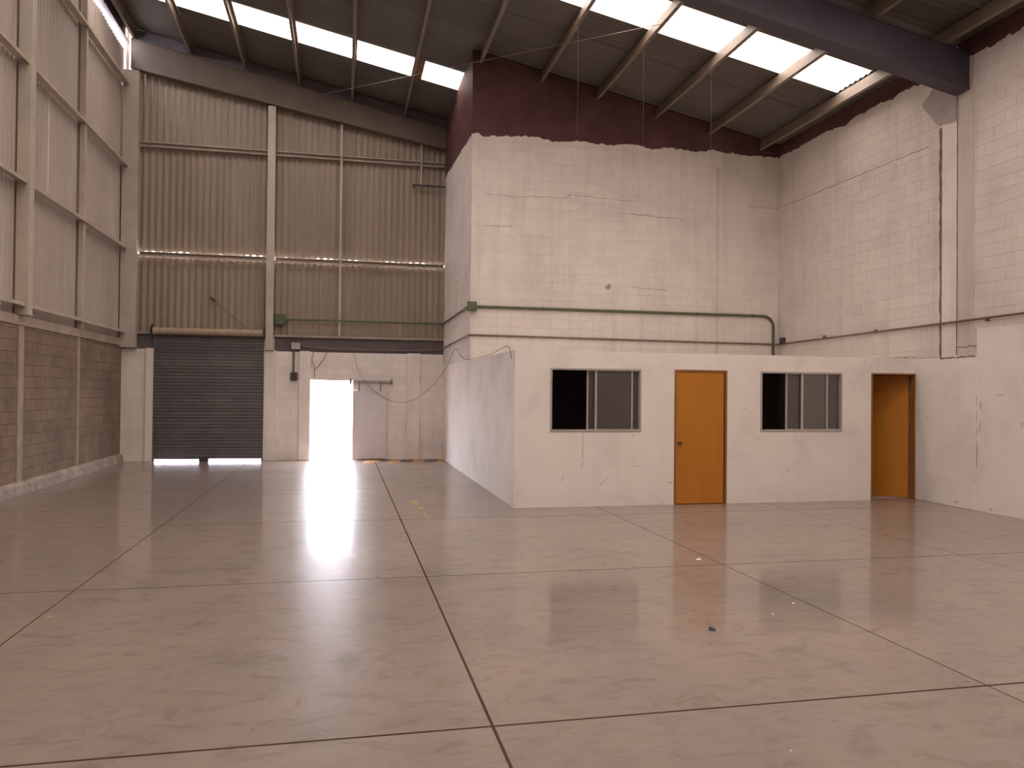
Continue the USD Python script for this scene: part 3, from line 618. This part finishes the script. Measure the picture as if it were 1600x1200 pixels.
for z in (0.25, 1.1, 1.95): part('hinge', tube([(hx + 0.012, hy - 0.008, z - 0.05), (hx + 0.012, hy - 0.008, z + 0.05)], 0.009), M['knob'], d2)

# ------------------------------------------------------------------ conduits, boxes, cables
HC, HD = 3.622, 3.019
g = thing('conduit', 'green painted conduit running from the far cladding round the corner to above the office', 'conduit', (XB, YB, HC))
pg = [(-1.50, YF - 0.085, HC), (XB - 0.14, YF - 0.085, HC), (XB - 0.07, YF - 0.10, HC), (XB - 0.035, YF - 0.16, HC), (XB - 0.035, YB - 0.02, HC)]
part('pipe', tube(curve(pg, 5), 0.028, 10), M['green_pipe'], g, smooth=True)
pb = [(XB + 0.05, YB - 0.035, HC), (9.45, YB - 0.035, HC)] + [(9.45 + 0.25 * math.sin(t), YB - 0.035, HC - 0.25 + 0.25 * math.cos(t)) for t in np.linspace(0.2, math.pi / 2, 8)] + [(9.70, YB - 0.035, HO + 0.002)]
part('pipe', tube(pb, 0.030, 10), M['green_pipe'], g, smooth=True)
b1 = part('junction_box', box(XB - 0.07, XB + 0.125, YB - 0.10, YB - 0.003, HC - 0.10, HC + 0.10, 0.008), M['green_pipe'], g)
part('box_lid', box(XB - 0.058, XB + 0.113, YB - 0.106, YB - 0.098, HC - 0.088, HC + 0.088, 0.003), M['green_pipe'], b1)
b2 = part('junction_box', box(-1.735, -1.48, YF - 0.10, YF + 0.05, HC - 0.135, HC + 0.135, 0.008), M['green_pipe'], g)
part('box_lid', box(-1.72, -1.495, YF - 0.108, YF - 0.098, HC - 0.12, HC + 0.12, 0.003), M['green_pipe'], b2)
for x in (4.2, 6.0, 7.8, 9.2): part('clamp', box(x - 0.012, x + 0.012, YB - 0.068, YB - 0.002, HC - 0.035, HC + 0.035, 0.003), M['green_pipe'], g)
lo = thing('conduit', 'thin brown conduit below the green one, running on along the right wall', 'conduit', (XB, YB, HD))
pl = [(-1.09, YF - 0.022, 2.95), (-0.4, YF - 0.022, 2.90), (1.4, YF - 0.022, 2.885), (XB - 0.10, YF - 0.022, 2.93), (XB - 0.03, YF - 0.10, 2.97), (XB - 0.026, YB + 0.1, HD), (XB - 0.024, YB - 0.022, HD), (XB + 0.1, YB - 0.026, HD), (XR - 0.12, YB - 0.026, 2.975), (XR - 0.05, YB - 0.04, 2.97), (XR - 0.045, YB - 0.12, 2.975), (XR - 0.045, 11.3, 3.03), (XR - 0.05, 9.66, 3.05), (XR - 0.05, 4.0, 3.05)]
part('pipe', tube(np.array(pl), 0.019, 8), M['brown_pipe'], lo, smooth=True)
part('junction_box', box(XR - 0.09, XR - 0.003, 16.02, 16.14, 2.96, 3.12, 0.006), M['dark_box'], lo, 'small dark box at the corner')
for y in (14.5, 12.9, 10.3): part('clamp', box(XR - 0.075, XR - 0.002, y - 0.012, y + 0.012, 2.99, 3.06, 0.003), M['brown_pipe'], lo)
sw = thing('switch_box', 'grey electrical box and short conduit down to a dark switch left of the doorway', 'switch', (-1.25, YF, 2.1))
part('upper_box', box(-1.325, -1.10, YF - 0.08, YF - 0.001, 2.865, 3.03, 0.006), M['grey_box'], sw)
part('pipe', tube([(-1.262, YF - 0.035, 2.25), (-1.262, YF - 0.035, 2.87)], 0.026, 10), M['cable'], sw, smooth=True)
part('switch', box(-1.335, -1.165, YF - 0.09, YF - 0.001, 2.06, 2.27, 0.01), M['dark_box'], sw, 'dark switch housing')

cb = [(0.258, YF - 0.03, 2.80), (0.34, YF - 0.10, 2.45), (0.462, YF - 0.11, 2.158), (0.66, YF - 0.11, 1.93), (0.881, YF - 0.115, 1.742), (1.18, YF - 0.10, 1.57), (1.47, YF - 0.08, 1.51), (1.74, YF - 0.075, 1.55), (1.976, YF - 0.07, 1.667), (2.30, YF - 0.07, 1.95), (2.54, YF - 0.10, 2.25), (XB - 0.02, 19.7, 2.52), (XB - 0.015, 18.5, 2.84), (XB - 0.015, 17.7, 2.66), (XB - 0.015, 16.97, 2.53), (XB - 0.015, 16.0, 2.50), (XB - 0.012, 14.0, 2.49), (XB - 0.012, 12.9, 2.55), (XB - 0.012, 12.3, 2.54), (XB - 0.012, 12.1, 2.34)]
single('hanging_cable', tube(curve(cb, 6), 0.0055, 6), M['cable'], 'thin dark cable sagging across the wall right of the doorway to the office roof', 'cable', smooth=True)
for pts, lab in (([(-0.76, YF - 0.07, 2.84), (-0.80, YF - 0.075, 2.60), (-0.74, YF - 0.075, 2.40), (-0.735, YF - 0.07, 2.13)], 'loose dark wire hanging down the column to the top of the doorway'),
                 ([(-0.42, YF - 0.02, 2.82), (-0.50, YF - 0.03, 2.65), (-0.62, YF - 0.03, 2.47), (-0.72, YF - 0.03, 2.36)], 'short slanting wire above the left side of the doorway'),
                 ([(2.256, YF - 0.03, 7.25), (2.40, YF - 0.05, 7.05), (2.54, YF - 0.03, 6.83)], 'thin pale wire slanting beside the white block wall high up')):
    single('loose_wire', tube(curve(pts, 6), 0.009 if pts[0][2] < 4 else 0.007, 6), M['cable'] if pts[0][2] < 4 else M['rod'], lab, 'wire', smooth=True)
single('bracket_bar', join(box(1.74, XB - 0.005, YF - 0.10, YF - 0.055, 7.27, 7.315, 0.004), box(1.74, 1.78, YF - 0.055, YF + 0.06, 7.25, 7.335, 0.004)), M['bracket'], 'short dark bar fixed to the cladding high beside the white wall', 'bar')
lamp = thing('wall_rod', 'thin slanting rod with a dark head on the cladding above the shutter', 'rod', (-2.483, YF, 3.4))
part('rod', tube([(-2.44, YF - 0.10, 3.40), (-3.25, YF - 0.03, 4.08)], 0.012, 8), M['brown_pipe'], lamp, smooth=True)
hd = trimesh.creation.capsule(0.10, 0.034, count=[10, 12]); hd.apply_transform(trimesh.geometry.align_vectors([0, 0, 1], [-0.75, 0.05, 0.66])); hd.apply_translation([-3.25, YF - 0.03, 4.08])
part('head', hd, M['dark_box'], lamp, smooth=True)

single('brace_rod', tube([(-0.634, YF - 0.23, 9.43), (2.62, YB - 0.08, 8.80), (5.36, 12.72, 8.282)], 0.006, 8), M['rod'], 'long thin brace rod crossing under the purlins from the far rafter to a purlin', 'rod', smooth=True)
single('brace_rod', tube([(3.2, YB - 0.04, 8.72), (9.7, YB - 0.04, 7.37)], 0.004, 6), M['cable'], 'thin rod along the dark red wall top just below the roof', 'rod', smooth=True)
for x, y, l, lab in ((4.14, 13.7, 2.0, 'left'), (5.42, 13.7, 1.9, 'middle'), (6.80, 13.7, 1.7, 'right')):
    single('hanging_wire', tube(curve([(x, y, purlin_z(x)), (x + 0.01, y, purlin_z(x) - l * 0.5), (x, y, purlin_z(x) - l)], 4), 0.0028, 5), M['cable'], f'faint thin wire hanging from a purlin before the dark red wall top, {lab} of three', 'wire', 'thin wires hanging from the purlins', smooth=True)

# ------------------------------------------------------------------ floor markings and litter
hz = thing('floor_marking', 'worn black and orange hazard stripes on the floor below the sliding door', 'floor marking', (1.4, 20.2, 0))
st = [(0.30, 'b'), (0.48, 'o'), (0.86, 'b'), (1.10, 'o'), (1.40, 'b'), (1.72, 'o'), (2.02, 'b'), (2.36, 'o')]
for k, (x, c) in enumerate(st):
    x1 = st[k + 1][0] if k + 1 < len(st) else 2.60
    part('stripe', prism([(x, 19.75), (x1 - 0.01, 20.05), (min(x1 - 0.01 + 0.12, 2.6), 20.74), (x + 0.12, 20.74)], 0.0003, 0.0015), M['black_paint' if c == 'b' else 'orange_paint'], hz)
yl = thing('floor_marking', 'remnants of a worn yellow line on the floor near the office corner', 'floor marking', (1.2, 12, 0))
for x, y, w, l in ((1.17, 12.75, 0.10, 0.55), (1.19, 12.1, 0.09, 0.40), (1.18, 11.55, 0.06, 0.22), (1.20, 11.2, 0.07, 0.18)):
    tt = np.linspace(0, 2 * np.pi, 15)[:-1]; q = 1 + 0.35 * rng.uniform(-1, 1, 14)
    part('paint_patch', prism(list(zip(x + w * 0.62 * np.cos(tt) * q, y + l * 0.55 * np.sin(tt) * q)), 0.0003, 0.0012), M['yellow_paint'], yl)
def scrap(name, x, y, r, m, label, cat, h=0.012):
    tt = np.linspace(0, 2 * np.pi, 10)[:-1]; q = 1 + 0.4 * rng.uniform(-1, 1, 9)
    base = np.stack([x + r * np.cos(tt) * q, y + r * 0.8 * np.sin(tt) * q, np.full(9, 0.0)], 1)
    topv = np.stack([x + 0.6 * r * np.cos(tt + 0.3) * q, y + 0.5 * r * np.sin(tt + 0.3) * q, h * rng.uniform(0.4, 1.0, 9)], 1)
    hull = trimesh.convex.convex_hull(np.vstack([base, topv]))
    single(name, hull, M[m], label, cat)
scrap('cloth_scrap', 2.776, 5.506, 0.032, 'blue_scrap', 'small dark bluish scrap lying on the floor right of the centre', 'scrap', 0.03)
scrap('paper_scrap', 3.818, 7.90, 0.035, 'paper', 'tiny white paper scrap on the floor before the closed orange door', 'scrap')
scrap('paper_scrap', 3.83, 6.088, 0.016, 'paper', 'tiny white crumb on the floor right of centre, the farther of a pair', 'scrap')
scrap('paper_scrap', 3.473, 5.816, 0.016, 'paper', 'tiny white crumb on the floor right of centre, the nearer of a pair', 'scrap')
scrap('paper_scrap', 2.234, 3.561, 0.010, 'paper', 'tiny white crumb on the floor near the bottom edge', 'scrap')
scrap('paint_chip', -2.26, 6.777, 0.028, 'yellow_paint', 'small yellow chip on the floor at the left joint', 'scrap', 0.006)
